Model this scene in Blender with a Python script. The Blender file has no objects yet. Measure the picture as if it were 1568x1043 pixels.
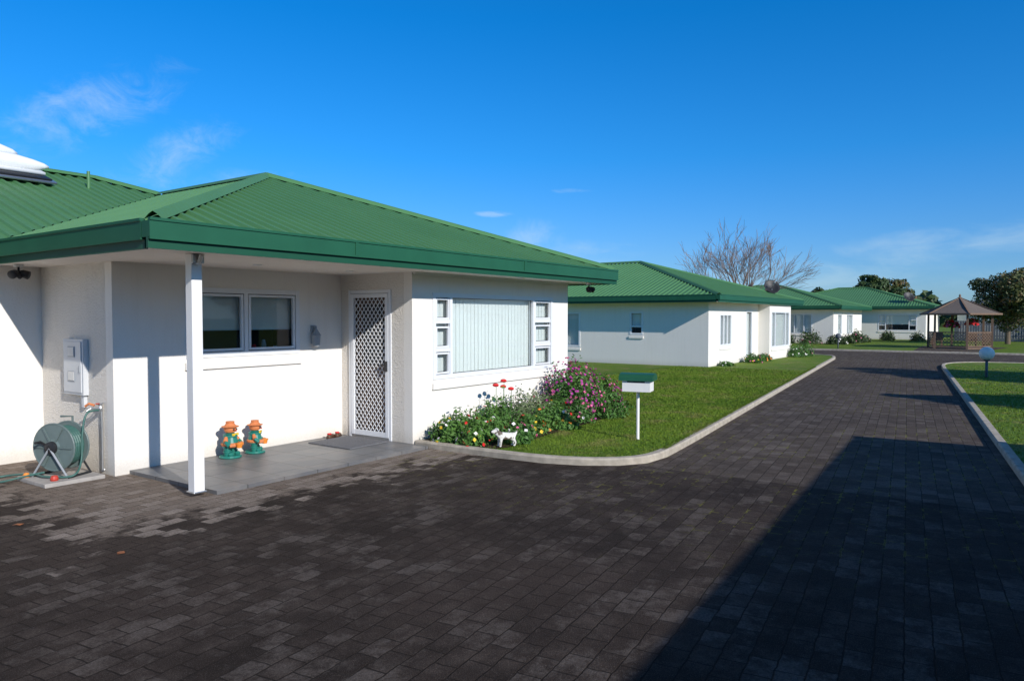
import bpy, math, random
import numpy as np
from mathutils import Vector, Matrix
random.seed(7); rng=np.random.default_rng(7)
scene=bpy.context.scene
R=math.radians
# ---------------------------------------------------------------- node helper
class NT:
    def __init__(s,tree): s.t=tree; s.n=tree.nodes; s.l=tree.links
    def node(s,typ,**kw):
        n=s.n.new(typ)
        for k,v in kw.items(): setattr(n,k,v)
        return n
    def put(s,sock,v):
        if hasattr(v,'is_output') : s.l.new(v,sock)
        elif v is not None: sock.default_value=v
    def M(s,op,a,b=None,c=None,clamp=False):
        n=s.node('ShaderNodeMath',operation=op,use_clamp=clamp)
        s.put(n.inputs[0],a)
        if b is not None: s.put(n.inputs[1],b)
        if c is not None: s.put(n.inputs[2],c)
        return n.outputs[0]
    def ramp(s,f,lo,hi,a=0.0,b=1.0):
        n=s.node('ShaderNodeMapRange',interpolation_type='SMOOTHSTEP')
        s.put(n.inputs['Value'],f); n.inputs['From Min'].default_value=lo; n.inputs['From Max'].default_value=hi
        n.inputs['To Min'].default_value=a; n.inputs['To Max'].default_value=b
        return n.outputs[0]
    def mix(s,f,a,b,mode='MIX'):
        n=s.node('ShaderNodeMix',data_type='RGBA',blend_type=mode)
        s.put(n.inputs[0],f)
        for i,v in ((6,a),(7,b)):
            if isinstance(v,tuple) and len(v)==3: v=(*v,1)
            s.put(n.inputs[i],v)
        return n.outputs[2]
    def noise(s,vec,scale,detail=3,rough=.55,dist=0):
        n=s.node('ShaderNodeTexNoise'); s.put(n.inputs['Vector'],vec)
        n.inputs['Scale'].default_value=scale; n.inputs['Detail'].default_value=detail
        n.inputs['Roughness'].default_value=rough; n.inputs['Distortion'].default_value=dist
        return n.outputs['Fac']
    def mapping(s,vec,scale=(1,1,1),rot=(0,0,0),loc=(0,0,0)):
        n=s.node('ShaderNodeMapping'); s.put(n.inputs['Vector'],vec)
        n.inputs['Scale'].default_value=scale; n.inputs['Rotation'].default_value=rot; n.inputs['Location'].default_value=loc
        return n.outputs[0]
    def bump(s,h,strength,dist,normal=None):
        n=s.node('ShaderNodeBump'); s.put(n.inputs['Height'],h); n.inputs['Strength'].default_value=strength
        n.inputs['Distance'].default_value=dist
        if normal is not None: s.put(n.inputs['Normal'],normal)
        return n.outputs[0]
def newmat(name):
    m=bpy.data.materials.new(name); m.use_nodes=True
    t=NT(m.node_tree); b=m.node_tree.nodes['Principled BSDF']
    tc=t.node('ShaderNodeTexCoord'); return m,t,b,tc.outputs['Object']
def simple(name,c,rough=.6,var=.12,scale=6,spec=.4,bump=0,bscale=60,metal=0):
    m,t,b,co=newmat(name)
    f=t.noise(co,scale,2)
    col=t.mix(f,tuple(x*(1-var) for x in c),tuple(min(1,x*(1+var)) for x in c))
    t.put(b.inputs['Base Color'],col)
    b.inputs['Roughness'].default_value=rough; b.inputs['Specular IOR Level'].default_value=spec
    b.inputs['Metallic'].default_value=metal
    if bump: t.put(b.inputs['Normal'],t.bump(t.noise(co,bscale,3,.7),bump,.01))
    return m
def stucco(name,c,bs,bd,sc):
    m,t,b,co=newmat(name)
    n1=t.noise(co,1.3,3,.6); n2=t.noise(co,sc,3,.7); st=t.noise(t.mapping(co,(6,6,.5)),1.5,3,.6)
    sep=t.node('ShaderNodeSeparateXYZ'); t.put(sep.inputs[0],co)
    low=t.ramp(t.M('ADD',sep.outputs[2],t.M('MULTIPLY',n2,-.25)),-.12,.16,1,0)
    col=t.mix(n1,tuple(x*.95 for x in c),c)
    col=t.mix(t.ramp(st,.45,.8,0,.12),col,(.56,.52,.45))
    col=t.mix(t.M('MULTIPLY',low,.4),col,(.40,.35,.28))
    t.put(b.inputs['Base Color'],col); b.inputs['Roughness'].default_value=.9; b.inputs['Specular IOR Level'].default_value=.15
    t.put(b.inputs['Normal'],t.bump(n2,bs,bd)); return m
M={}
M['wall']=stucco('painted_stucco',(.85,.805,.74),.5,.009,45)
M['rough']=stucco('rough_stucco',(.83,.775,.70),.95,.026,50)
M['soffit']=simple('soffit_paint',(.78,.71,.64),.7,.05)
def roofmat(name,c,c2):
    m,t,b,co=newmat(name)
    f=t.noise(co,.9,3,.6); g=t.noise(co,14,3,.7)
    col=t.mix(f,c,c2); col=t.mix(t.ramp(g,.5,.85,0,.4),col,tuple(x*.6+.03 for x in c))
    t.put(b.inputs['Base Color'],col); t.put(b.inputs['Roughness'],t.ramp(g,.2,.8,.42,.6)); b.inputs['Specular IOR Level'].default_value=.35
    return m
M['roof']=roofmat('green_roof_steel',(.062,.175,.065),(.090,.222,.088))
M['roofgrey']=roofmat('grey_roof_steel',(.10,.11,.12),(.14,.15,.16))
M['gutter']=simple('green_gutter',(.018,.098,.048),.38,.18,3)
M['fascia']=simple('green_fascia',(.010,.075,.038),.5,.15,3)
M['white']=simple('white_aluminium',(.76,.77,.79),.35,.04)
M['postw']=simple('white_post_paint',(.84,.82,.79),.4,.04)
M['plastic']=simple('white_plastic',(.76,.76,.74),.45,.06)
M['grey']=simple('grey_plastic',(.32,.34,.36),.5,.08)
M['meter']=simple('meter_box_grey',(.58,.59,.60),.5,.06)
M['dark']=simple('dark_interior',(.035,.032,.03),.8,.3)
M['black']=simple('black_plastic',(.02,.02,.022),.5,.2)
M['blind']=simple('white_blind',(.62,.655,.65),.8,.02)
M['blindb']=simple('beige_blind',(.84,.79,.70),.8,.04)
M['doorwood']=simple('door_brown',(.10,.05,.03),.5,.3,4)
M['steel']=simple('galvanised_steel',(.45,.46,.47),.35,.12,20,metal=.8)
M['terra']=simple('terracotta',(.62,.20,.07),.7,.15,20)
M['teal']=simple('teal_glaze',(.02,.18,.14),.35,.2,20)
M['hose']=simple('green_hose',(.05,.13,.11),.45,.2,10)
M['reel']=simple('reel_grey_green',(.12,.16,.155),.45,.15,10)
M['red']=simple('red_plastic',(.5,.05,.03),.5,.1)
M['concrete']=simple('kerb_concrete',(.42,.37,.30),.9,.45,9,.1,.5,50)
M['concrete2']=simple('concrete_paver',(.38,.35,.32),.9,.2,12,.1,.5,50)
M['soil']=simple('bed_soil',(.045,.03,.02),.95,.4,12,.1,1,25)
M['wood']=simple('weathered_timber',(.20,.13,.09),.8,.35,12,.2)
M['shingle']=simple('brown_shingle',(.16,.13,.11),.85,.3,14,.1)
M['bark']=simple('bark',(.16,.12,.085),.95,.35,9,.1,.8,20)
M['barkp']=simple('pale_bark',(.24,.175,.14),.95,.3,9,.1)
M['mat']=simple('door_mat_fibre',(.17,.17,.18),.95,.3,50,.1,1,120)
M['fence']=simple('grey_fence',(.10,.11,.13),.8,.3,4)
M['stone']=simple('white_stone',(.70,.68,.64),.7,.1,15)
M['leafb']=simple('dead_leaf',(.28,.10,.04),.8,.3,30)
def glass():
    m=bpy.data.materials.new('window_glass'); m.use_nodes=True; t=NT(m.node_tree); t.n.clear()
    o=t.node('ShaderNodeOutputMaterial'); mx=t.node('ShaderNodeMixShader'); tr=t.node('ShaderNodeBsdfTransparent'); gl=t.node('ShaderNodeBsdfGlossy')
    tr.inputs[0].default_value=(.93,.96,.96,1); gl.inputs['Roughness'].default_value=.015; gl.inputs[0].default_value=(.95,.97,1,1)
    fr=t.node('ShaderNodeFresnel'); fr.inputs[0].default_value=1.52
    t.l.new(fr.outputs[0],mx.inputs[0]); t.l.new(tr.outputs[0],mx.inputs[1]); t.l.new(gl.outputs[0],mx.inputs[2]); t.l.new(mx.outputs[0],o.inputs[0]); return m
M['glass']=glass()
def leafmat(name,c1,c2,dry=None):
    m,t,b,co=newmat(name)
    f=t.noise(co,1.7,2); g=t.noise(co,16,2)
    col=t.mix(t.ramp(f,.35,.65),c1,c2)
    if dry: col=t.mix(t.ramp(t.noise(co,1.1,2),.5,.62,0,.8),col,dry)
    col=t.mix(t.ramp(g,.4,.7,0,.5),col,tuple(x*1.7 for x in c2))
    t.put(b.inputs['Base Color'],col); b.inputs['Roughness'].default_value=.55; b.inputs['Specular IOR Level'].default_value=.3
    return m
M['leaf']=leafmat('garden_foliage',(.035,.10,.018),(.08,.17,.03))
M['leafg']=leafmat('grey_foliage',(.08,.12,.05),(.15,.19,.09))
M['leafd']=leafmat('dark_tree_foliage',(.022,.042,.014),(.05,.08,.024))
M['leafo']=leafmat('olive_tree_foliage',(.045,.06,.018),(.09,.10,.033),(.15,.065,.022))
for k,c in dict(f_yellow=(.8,.55,.03),f_red=(.65,.02,.02),f_pink=(.70,.15,.30),f_white=(.82,.78,.74),f_purple=(.40,.03,.27),f_orange=(.8,.25,.03)).items():
    M[k]=simple(k.replace('f_','petal_'),c,.6,.2,30)
def grassmat(name,blade=False):
    m,t,b,co=newmat(name)
    n1=t.noise(co,.55,3,.6); n2=t.noise(co,5,3,.65); n3=t.noise(co,70 if not blade else 25,2,.7)
    c=t.mix(t.ramp(n1,.3,.7),(.110,.195,.018),(.165,.25,.026))
    c=t.mix(t.ramp(n2,.45,.75,0,.6),c,(.20,.235,.04))
    c=t.mix(t.ramp(t.noise(co,1.6,3,.7),.50,.68,0,.6),c,(.29,.235,.09))
    c=t.mix(t.ramp(n3,.35,.65,.5,0),c,(.035,.07,.008))
    t.put(b.inputs['Base Color'],c); b.inputs['Roughness'].default_value=.75; b.inputs['Specular IOR Level'].default_value=.12
    if not blade: t.put(b.inputs['Normal'],t.bump(t.M('ADD',n3,n2),.6,.03))
    return m
M['grass']=grassmat('lawn_turf'); M['blade']=grassmat('grass_blades',True)
def pavers():
    m,t,b,co=newmat('brick_pavers')
    sep=t.node('ShaderNodeSeparateXYZ'); t.put(sep.inputs[0],co); X,Y=sep.outputs[0],sep.outputs[1]
    wob=t.node('ShaderNodeVectorMath',operation='ADD')
    nn=t.node('ShaderNodeTexNoise'); nn.inputs['Scale'].default_value=11; nn.inputs['Detail'].default_value=2; t.put(nn.inputs['Vector'],co)
    sc=t.node('ShaderNodeVectorMath',operation='SCALE'); t.l.new(nn.outputs['Color'],sc.inputs[0]); sc.inputs['Scale'].default_value=.022
    mp=t.mapping(co,(1,1,1),(0,0,R(-7)))
    t.put(wob.inputs[0],mp); t.l.new(sc.outputs[0],wob.inputs[1])
    def brick(ms,sm):
        br=t.node('ShaderNodeTexBrick'); t.l.new(wob.outputs[0],br.inputs['Vector'])
        br.inputs['Color1'].default_value=(0,0,0,1); br.inputs['Color2'].default_value=(1,1,1,1); br.inputs['Mortar'].default_value=(.5,.5,.5,1)
        br.inputs['Scale'].default_value=1; br.inputs['Brick Width'].default_value=.21; br.inputs['Row Height'].default_value=.14
        br.inputs['Mortar Size'].default_value=ms; br.inputs['Mortar Smooth'].default_value=sm; return br
    br=brick(.005,.5); br2=brick(.012,.5)
    rv=t.node('ShaderNodeSeparateColor'); t.l.new(br.outputs['Color'],rv.inputs[0]); r=rv.outputs[0]; fac=br.outputs['Fac']
    big=t.noise(co,.55,4,.6); mid=t.noise(co,3.2,5,.7); fine=t.noise(co,70,3,.8); sp=t.noise(co,190,1,.6); pat=t.noise(co,1.5,5,.7,.5)
    blot=t.noise(co,9,4,.75)
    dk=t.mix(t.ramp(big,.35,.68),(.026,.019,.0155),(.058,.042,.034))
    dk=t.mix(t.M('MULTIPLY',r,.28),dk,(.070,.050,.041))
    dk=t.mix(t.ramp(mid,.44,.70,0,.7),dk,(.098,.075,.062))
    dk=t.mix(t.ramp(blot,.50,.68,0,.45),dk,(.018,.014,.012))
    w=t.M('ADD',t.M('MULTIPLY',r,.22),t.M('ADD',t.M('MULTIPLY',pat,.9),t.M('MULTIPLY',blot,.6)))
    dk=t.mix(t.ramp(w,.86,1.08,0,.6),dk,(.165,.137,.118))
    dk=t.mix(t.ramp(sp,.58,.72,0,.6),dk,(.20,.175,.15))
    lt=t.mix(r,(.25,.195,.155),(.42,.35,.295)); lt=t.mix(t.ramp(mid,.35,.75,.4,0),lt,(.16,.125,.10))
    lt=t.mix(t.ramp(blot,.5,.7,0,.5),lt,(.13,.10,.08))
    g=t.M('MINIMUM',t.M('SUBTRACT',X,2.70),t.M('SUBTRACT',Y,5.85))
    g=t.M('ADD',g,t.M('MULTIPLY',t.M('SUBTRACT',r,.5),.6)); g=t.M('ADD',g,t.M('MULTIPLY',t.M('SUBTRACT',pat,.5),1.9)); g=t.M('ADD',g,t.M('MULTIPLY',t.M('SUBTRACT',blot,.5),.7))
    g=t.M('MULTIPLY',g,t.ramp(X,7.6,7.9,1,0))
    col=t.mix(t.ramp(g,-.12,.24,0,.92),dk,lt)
    col=t.mix(t.ramp(fine,.3,.65,.55,0),col,(.018,.014,.011))
    col=t.mix(t.M('MULTIPLY',fac,t.ramp(mid,.3,.6,.3,.85)),col,(.015,.012,.0095))
    mn=t.ramp(big,.44,.55); ms=t.ramp(t.noise(co,5,3,.8),.50,.61)
    mo=t.M('MULTIPLY',t.M('MULTIPLY',mn,ms),t.M('MULTIPLY',t.ramp(br2.outputs['Fac'],.15,.8),t.ramp(X,4,8)))
    col=t.mix(t.M('MULTIPLY',mo,.8),col,(.21,.20,.045))
    t.put(b.inputs['Base Color'],col); b.inputs['Roughness'].default_value=.9; b.inputs['Specular IOR Level'].default_value=.08
    h=t.M('ADD',t.M('MULTIPLY',fac,-1.3),t.M('ADD',t.M('MULTIPLY',r,.4),t.M('MULTIPLY',fine,1.0)))
    t.put(b.inputs['Normal'],t.bump(h,.75,.008)); return m
M['pavers']=pavers()
def tiles():
    m,t,b,co=newmat('grey_patio_tiles')
    br=t.node('ShaderNodeTexBrick'); br.offset=0; t.put(br.inputs['Vector'],co)
    br.inputs['Color1'].default_value=(.12,.12,.125,1); br.inputs['Color2'].default_value=(.16,.16,.16,1); br.inputs['Mortar'].default_value=(.05,.05,.05,1)
    br.inputs['Scale'].default_value=1; br.inputs['Brick Width'].default_value=.45; br.inputs['Row Height'].default_value=.45; br.inputs['Mortar Size'].default_value=.007
    col=t.mix(t.ramp(t.noise(co,3,4,.7),.4,.7,0,.45),br.outputs['Color'],(.25,.22,.19))
    t.put(b.inputs['Base Color'],col); b.inputs['Roughness'].default_value=.42
    t.put(b.inputs['Normal'],t.bump(t.M('MULTIPLY',br.outputs['Fac'],-1),.5,.004)); return m
M['tiles']=tiles()
# ---------------------------------------------------------------- mesh builder
class MB:
    def __init__(s): s.v=[]; s.f=[]; s.mi=[]; s.mats=[]
    def m(s,k):
        if k not in s.mats: s.mats.append(k)
        return s.mats.index(k)
    def add(s,vs,fs,k):
        o=len(s.v); s.v.extend([tuple(p) for p in vs]); i=s.m(k)
        for f in fs: s.f.append(tuple(o+q for q in f)); s.mi.append(i)
    def box(s,a,b,k):
        x0,x1=sorted((a[0],b[0])); y0,y1=sorted((a[1],b[1])); z0,z1=sorted((a[2],b[2]))
        s.add([(x0,y0,z0),(x1,y0,z0),(x1,y1,z0),(x0,y1,z0),(x0,y0,z1),(x1,y0,z1),(x1,y1,z1),(x0,y1,z1)],
              [(3,2,1,0),(4,5,6,7),(0,1,5,4),(1,2,6,5),(2,3,7,6),(3,0,4,7)],k)
    def beam(s,p,q,w,h,k,up=(0,0,1)):
        p=Vector(p);q=Vector(q);d=(q-p).normalized();u=Vector(up)
        sd=d.cross(u)
        if sd.length<1e-4: sd=d.cross(Vector((1,0,0)))
        sd.normalize(); u=sd.cross(d).normalized(); sd=sd*w/2; u=u*h/2
        s.add([p-sd-u,p+sd-u,p+sd+u,p-sd+u,q-sd-u,q+sd-u,q+sd+u,q-sd+u],[(0,1,2,3),(7,6,5,4),(0,4,5,1),(1,5,6,2),(2,6,7,3),(3,7,4,0)],k)
    def tube(s,pts,rad,k,n=8,closed=False):
        pts=[Vector(p) for p in pts]; N=len(pts)
        if not hasattr(rad,'__len__'): rad=[rad]*N
        vs=[];fs=[]; prev=None
        for i,p in enumerate(pts):
            if closed: d=pts[(i+1)%N]-pts[i-1]
            else: d=pts[min(i+1,N-1)]-pts[max(i-1,0)]
            if d.length<1e-9: d=Vector((0,0,1))
            d.normalize()
            if prev is None:
                a=d.cross(Vector((0,0,1)))
                if a.length<.05: a=d.cross(Vector((1,0,0)))
            else: a=prev-d*prev.dot(d)
            a.normalize(); prev=a; b=d.cross(a)
            for j in range(n):
                t=2*math.pi*j/n; vs.append(p+(a*math.cos(t)+b*math.sin(t))*rad[i])
        for i in range(N if closed else N-1):
            i2=(i+1)%N
            for j in range(n): fs.append((i*n+j,i*n+(j+1)%n,i2*n+(j+1)%n,i2*n+j))
        if not closed: fs.append(tuple(range(n-1,-1,-1))); fs.append(tuple((N-1)*n+j for j in range(n)))
        s.add(vs,fs,k)
    def lathe(s,c,prof,k,n=20,axis=(0,0,1)):
        ax=Vector(axis).normalized(); a=ax.cross(Vector((0,0,1)))
        if a.length<.05: a=Vector((1,0,0))
        a.normalize(); b=ax.cross(a); c=Vector(c); vs=[];fs=[]
        for r,h in prof:
            for j in range(n):
                t=2*math.pi*j/n; vs.append(c+ax*h+(a*math.cos(t)+b*math.sin(t))*r)
        for i in range(len(prof)-1):
            for j in range(n): fs.append((i*n+j,i*n+(j+1)%n,(i+1)*n+(j+1)%n,(i+1)*n+j))
        fs.append(tuple(range(n-1,-1,-1))); fs.append(tuple((len(prof)-1)*n+j for j in range(n)))
        s.add(vs,fs,k)
    def obj(s,name,parent=None,smooth=False,bevel=0):
        me=bpy.data.meshes.new(name); me.from_pydata(s.v,[],s.f)
        for k in s.mats: me.materials.append(M[k])
        me.polygons.foreach_set('material_index',s.mi)
        if smooth: me.polygons.foreach_set('use_smooth',[True]*len(s.f))
        me.update(); o=bpy.data.objects.new(name,me); scene.collection.objects.link(o)
        if bevel:
            b=o.modifiers.new('bevel','BEVEL'); b.width=bevel; b.segments=2; b.limit_method='ANGLE'
        if parent: o.parent=parent
        return o
def empty(name):
    o=bpy.data.objects.new(name,None); scene.collection.objects.link(o); return o
def poly(name,pts,z,k):
    mb=MB(); mb.add([(x,y,z) for x,y in pts],[tuple(range(len(pts)))],k); o=mb.obj(name)
    if o.data.polygons[0].normal.z<0: o.data.flip_normals()
    return o
# ---------------------------------------------------------------- house parts
def wp(ax,c,out,a,z,d): return (a,c+out*d,z) if ax=='x' else (c+out*d,a,z)
def wall(mb,ax,c,out,a0,a1,z1,ops=(),k='wall',th=.15,z0=-.05):
    def bx(p,q,za,zb):
        if q-p>1e-4 and zb-za>1e-4: mb.box(wp(ax,c,out,p,za,0),wp(ax,c,out,q,zb,-th),k)
    cur=a0
    for (p,q,za,zb) in sorted(ops):
        bx(cur,p,z0,z1); bx(p,q,z0,za); bx(p,q,zb,z1); cur=q
    bx(cur,a1,z0,z1)
def window(mb,ax,c,out,a0,a1,z0,z1,mull=(),trans=(),blind='vertical',sill=True,fw=.05):
    B=lambda p,q,za,zb,d0,d1,k: mb.box(wp(ax,c,out,p,za,d0),wp(ax,c,out,q,zb,d1),k)
    e=.012
    B(a0-e,a0+fw,z0-e,z1+e,.014,-.07,'white'); B(a1-fw,a1+e,z0-e,z1+e,.014,-.07,'white')
    B(a0+fw,a1-fw,z0-e,z0+fw,.012,-.07,'white'); B(a0+fw,a1-fw,z1-fw,z1+e,.012,-.07,'white')
    for mu in mull: B(mu-fw*.55,mu+fw*.55,z0+fw,z1-fw,.010,-.07,'white')
    edges=[a0+fw]+[x for mu in mull for x in (mu-fw*.55,mu+fw*.55)]+[a1-fw]
    for i in range(0,len(edges),2):
        p,q=edges[i],edges[i+1]; g_=.008
        B(p+.0005,p+g_,z0+fw,z1-fw,-.036,-.044,'black'); B(q-g_,q-.0005,z0+fw,z1-fw,-.036,-.044,'black')
        B(p+g_,q-g_,z0+fw+.0005,z0+fw+g_,-.036,-.044,'black'); B(p+g_,q-g_,z1-fw-g_,z1-fw-.0005,-.036,-.044,'black')
    for (p,q,z) in trans: B(p+.004,q-.004,z-fw*.55,z+fw*.55,.008,-.065,'white')
    mb.add([wp(ax,c,out,a0+.02,z0+.02,-.045),wp(ax,c,out,a1-.02,z0+.02,-.045),wp(ax,c,out,a1-.02,z1-.02,-.045),wp(ax,c,out,a0+.02,z1-.02,-.045)],[(0,1,2,3)],'glass')
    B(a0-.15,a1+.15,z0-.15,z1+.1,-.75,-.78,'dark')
    if blind=='vertical':
        n=int((a1-a0)/.088)
        for i in range(n):
            a=a0+(i+.5)*(a1-a0)/n; sg=(a1-a0)/n/2; j=random.uniform(-.002,.002)
            mb.add([wp(ax,c,out,a-sg-.004,z0+.01,-.098+j),wp(ax,c,out,a+sg+.004,z0+.01,-.104+j),wp(ax,c,out,a+sg+.004,z1,-.104),wp(ax,c,out,a-sg-.004,z1,-.098)],[(0,1,2,3)],'blind')
    elif blind=='roller':
        B(a0-.05,a1+.05,z0+(z1-z0)*.40,z1+.02,-.10,-.105,'blindb')
        B(a0-.05,a1+.05,z0+(z1-z0)*.38,z0+(z1-z0)*.40,-.095,-.11,'blind')
    elif blind=='curtain':
        n=14; vs=[];fs=[]
        for i in range(n*4+1):
            a=a0+(a1-a0)*i/(n*4); d=-.13+.02*math.sin(i*math.pi/2)
            vs+= [wp(ax,c,out,a,z0,d),wp(ax,c,out,a,z1,d)]
        for i in range(n*4): fs.append((2*i,2*i+2,2*i+3,2*i+1))
        mb.add(vs,fs,'blind')
    if sill: B(a0-.03,a1+.03,z0-.15,z0-.065,.035,-.01,'wall')
def ribface(mb,org,ed,ud,e0,e1,lo,hi,slope,k,per=.19):
    org=Vector(org);ed=Vector(ed);ud=Vector(ud); nrm=Vector((-ud.x*slope,-ud.y*slope,1)).normalized()
    es=[];n=int((e1-e0)/per)+1
    for i in range(n):
        for off,h in ((0,0),(.115,0),(.13,.032),(.17,.032)):
            e=e0+i*per+off
            if e<e1: es.append((e,h))
    es.append((e1,0)); vs=[];fs=[]
    for e,h in es:
        l=lo(e);t=max(hi(e),l)
        for q in (l,t): vs.append(org+ed*e+ud*q+Vector((0,0,q*slope))+nrm*h)
    for i in range(len(es)-1):
        a,b,c,d=2*i,2*i+2,2*i+3,2*i+1
        if (Vector(vs[a])-Vector(vs[d])).length<1e-4 and (Vector(vs[b])-Vector(vs[c])).length<1e-4: continue
        fs.append((a,b,c,d))
    mb.add(vs,fs,k)
def cap(mb,p,q,k,w=.2):
    p=Vector(p);q=Vector(q); d=(q-p).normalized(); s=d.cross(Vector((0,0,1))).normalized(); u=s.cross(d)
    prof=[(-w/2,-.015),(-w*.22,.035),(0,.06),(w*.22,.035),(w/2,-.015)]
    vs=[];fs=[]
    for e in (p,q):
        for a,b in prof: vs.append(e+s*a+u*b)
    for i in range(4): fs.append((i,i+1,i+6,i+5))
    mb.add(vs,fs,k)
def hiproof(mb,x0,x1,y0,y1,z,slope,k):
    W=x1-x0;D=y1-y0;kk=min(W,D)/2
    ribface(mb,(x0,y0,z),(1,0,0),(0,1,0),0,W,lambda e:0,lambda e:min(e,W-e,kk),slope,k)
    ribface(mb,(x1,y1,z),(-1,0,0),(0,-1,0),0,W,lambda e:0,lambda e:min(e,W-e,kk),slope,k)
    ribface(mb,(x0,y1,z),(0,-1,0),(1,0,0),0,D,lambda e:0,lambda e:min(e,D-e,kk),slope,k)
    ribface(mb,(x1,y0,z),(0,1,0),(-1,0,0),0,D,lambda e:0,lambda e:min(e,D-e,kk),slope,k)
    h=z+kk*slope+.03
    if D>W: r0=((x0+x1)/2,y0+kk,h); r1=((x0+x1)/2,y1-kk,h)
    else: r0=(x0+kk,(y0+y1)/2,h); r1=(x1-kk,(y0+y1)/2,h)
    if D>W: pairs=[((x0,y0),r0),((x1,y0),r0),((x0,y1),r1),((x1,y1),r1)]
    else: pairs=[((x0,y0),r0),((x0,y1),r0),((x1,y0),r1),((x1,y1),r1)]
    for c,r in pairs: cap(mb,(c[0],c[1],z+.03),r,k)
    cap(mb,r0,r1,k)
def gutter_run(mb,p,q,nx,ny,zs,g='gutter',f='fascia'):
    w=.13
    def B(d0,d1,z0,z1,k):
        a=(p[0]-nx*d0,p[1]-ny*d0,z0); b=(q[0]-nx*d1,q[1]-ny*d1,z1); mb.box(a,b,k)
    B(0,w,zs+.075,zs+.215,g); B(-.012,.03,zs+.215,zs+.24,g); B(-.006,.02,zs+.055,zs+.075,g)
    B(.03,.06,zs-.02,zs+.075,f)
def gutters_rect(mb,x0,x1,y0,y1,zs,g='gutter',f='fascia'):
    i=.14
    gutter_run(mb,(x0,y0),(x1,y0),0,-1,zs,g,f); gutter_run(mb,(x0,y1),(x1,y1),0,1,zs,g,f)
    gutter_run(mb,(x0,y0+i),(x0,y1-i),-1,0,zs,g,f); gutter_run(mb,(x1,y0+i),(x1,y1-i),1,0,zs,g,f)
def simple_house(x0,x1,y0,y1,zs,slope,oh,wins,name='white_bungalow',g='gutter',f='fascia',rk='roof'):
    H=empty(name); wb=MB(); wx0,wx1,wy0,wy1=x0+oh,x1-oh,y0+oh,y1-oh
    sides={'S':('x',wy0,-1,wx0,wx1),'N':('x',wy1,1,wx0,wx1),'W':('y',wx0,-1,wy0+.15,wy1-.15),'E':('y',wx1,1,wy0+.15,wy1-.15)}
    ww=MB()
    for sd,(ax,c,out,a0,a1) in sides.items():
        ops=[(w[1],w[2],w[3],w[4]) for w in wins if w[0]==sd]
        wall(wb,ax,c,out,a0,a1,zs,ops)
        for w in wins:
            if w[0]==sd: window(ww,ax,c,out,w[1],w[2],w[3],w[4],w[5] if len(w)>5 else (),w[6] if len(w)>6 else (),w[7] if len(w)>7 else 'vertical')
    wb.obj('walls',H)
    if wins: ww.obj('windows',H)
    r=MB(); hiproof(r,x0+.04,x1-.04,y0+.04,y1-.04,zs+.2,slope,rk); r.obj('roof',H)
    gb=MB(); gutters_rect(gb,x0,x1,y0,y1,zs,g,f); gb.obj('gutters',H)
    s=MB(); s.box((x0+.07,y0+.07,zs),(x1-.07,y1-.07,zs+.02),'soffit'); s.obj('soffit',H)
    return H
# ---------------------------------------------------------------- MAIN HOUSE
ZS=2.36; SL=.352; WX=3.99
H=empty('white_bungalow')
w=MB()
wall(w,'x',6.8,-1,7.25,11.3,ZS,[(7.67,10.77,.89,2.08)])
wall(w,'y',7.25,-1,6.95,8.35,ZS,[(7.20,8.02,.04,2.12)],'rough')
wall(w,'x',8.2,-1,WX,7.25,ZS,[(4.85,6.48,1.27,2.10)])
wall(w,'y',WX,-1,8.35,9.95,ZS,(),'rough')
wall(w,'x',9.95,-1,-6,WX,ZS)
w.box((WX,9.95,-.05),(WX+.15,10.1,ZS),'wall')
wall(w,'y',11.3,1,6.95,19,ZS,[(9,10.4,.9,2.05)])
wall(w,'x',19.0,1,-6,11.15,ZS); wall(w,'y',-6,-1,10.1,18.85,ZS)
w.obj('walls',H)
wn=MB()
z0,z1=.89,2.08
tr=[(7.72,8.03,z0+.40),(7.72,8.03,z0+.80),(10.22,10.72,z0+.40),(10.22,10.72,z0+.80)]
window(wn,'x',6.8,-1,7.67,10.77,z0,z1,(8.055,10.20),tr,'vertical')
window(wn,'x',8.2,-1,4.85,6.48,1.27,2.10,(5.66,),(),'roller')
window(wn,'y',11.3,1,9,10.4,.9,2.05,(9.7,),(),'curtain')
wn.obj('windows',H)
cf=MB()
for a0,a1 in ((7.73,8.02),(10.235,10.71)):
    for zz in (z0+.06,z0+.43,z0+.83):
        zb=zz+.30 if zz<z0+.8 else z1-.06
        for p,q,r_,s_ in ((a0,a0+.025,zz,zb),(a1-.025,a1,zz,zb),(a0+.025,a1-.025,zz,zz+.025),(a0+.025,a1-.025,zb-.025,zb)):
            cf.box((p,6.795,r_),(q,6.83,s_),'white')
        cf.box((a0+.0255,6.831,zz+.0255),(a0+.033,6.838,zb-.0255),'black'); cf.box((a0+.033,6.831,zb-.035),(a1-.0255,6.838,zb-.0255),'black')
        cf.box((a1-.033,6.831,zz+.0255),(a1-.0255,6.838,zb-.035),'black'); cf.box((a0+.033,6.831,zz+.0255),(a1-.033,6.838,zz+.033),'black')
for a0,a1 in ((4.91,5.62),(5.70,6.42)):
    for p,q,r_,s_ in ((a0,a0+.03,1.33,2.04),(a1-.03,a1,1.33,2.04),(a0+.03,a1-.03,1.33,1.36),(a0+.03,a1-.03,2.01,2.04)):
        cf.box((p,8.193,r_),(q,8.23,s_),'white')
cf.obj('casement_frames',H)
ki=MB()
for x,hh_,k in ((5.05,.16,'white'),(5.2,.10,'grey'),(5.95,.12,'f_red'),(6.1,.18,'grey'),(6.28,.09,'white')):
    ki.lathe((x,8.45,1.27),[(.03,0),(.035,hh_*.6),(.02,hh_)],k,12)
ki.box((4.8,8.38,1.22),(6.5,8.56,1.268),'grey')
ki.obj('sill_jars',H)
d=MB(); X=7.25
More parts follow.
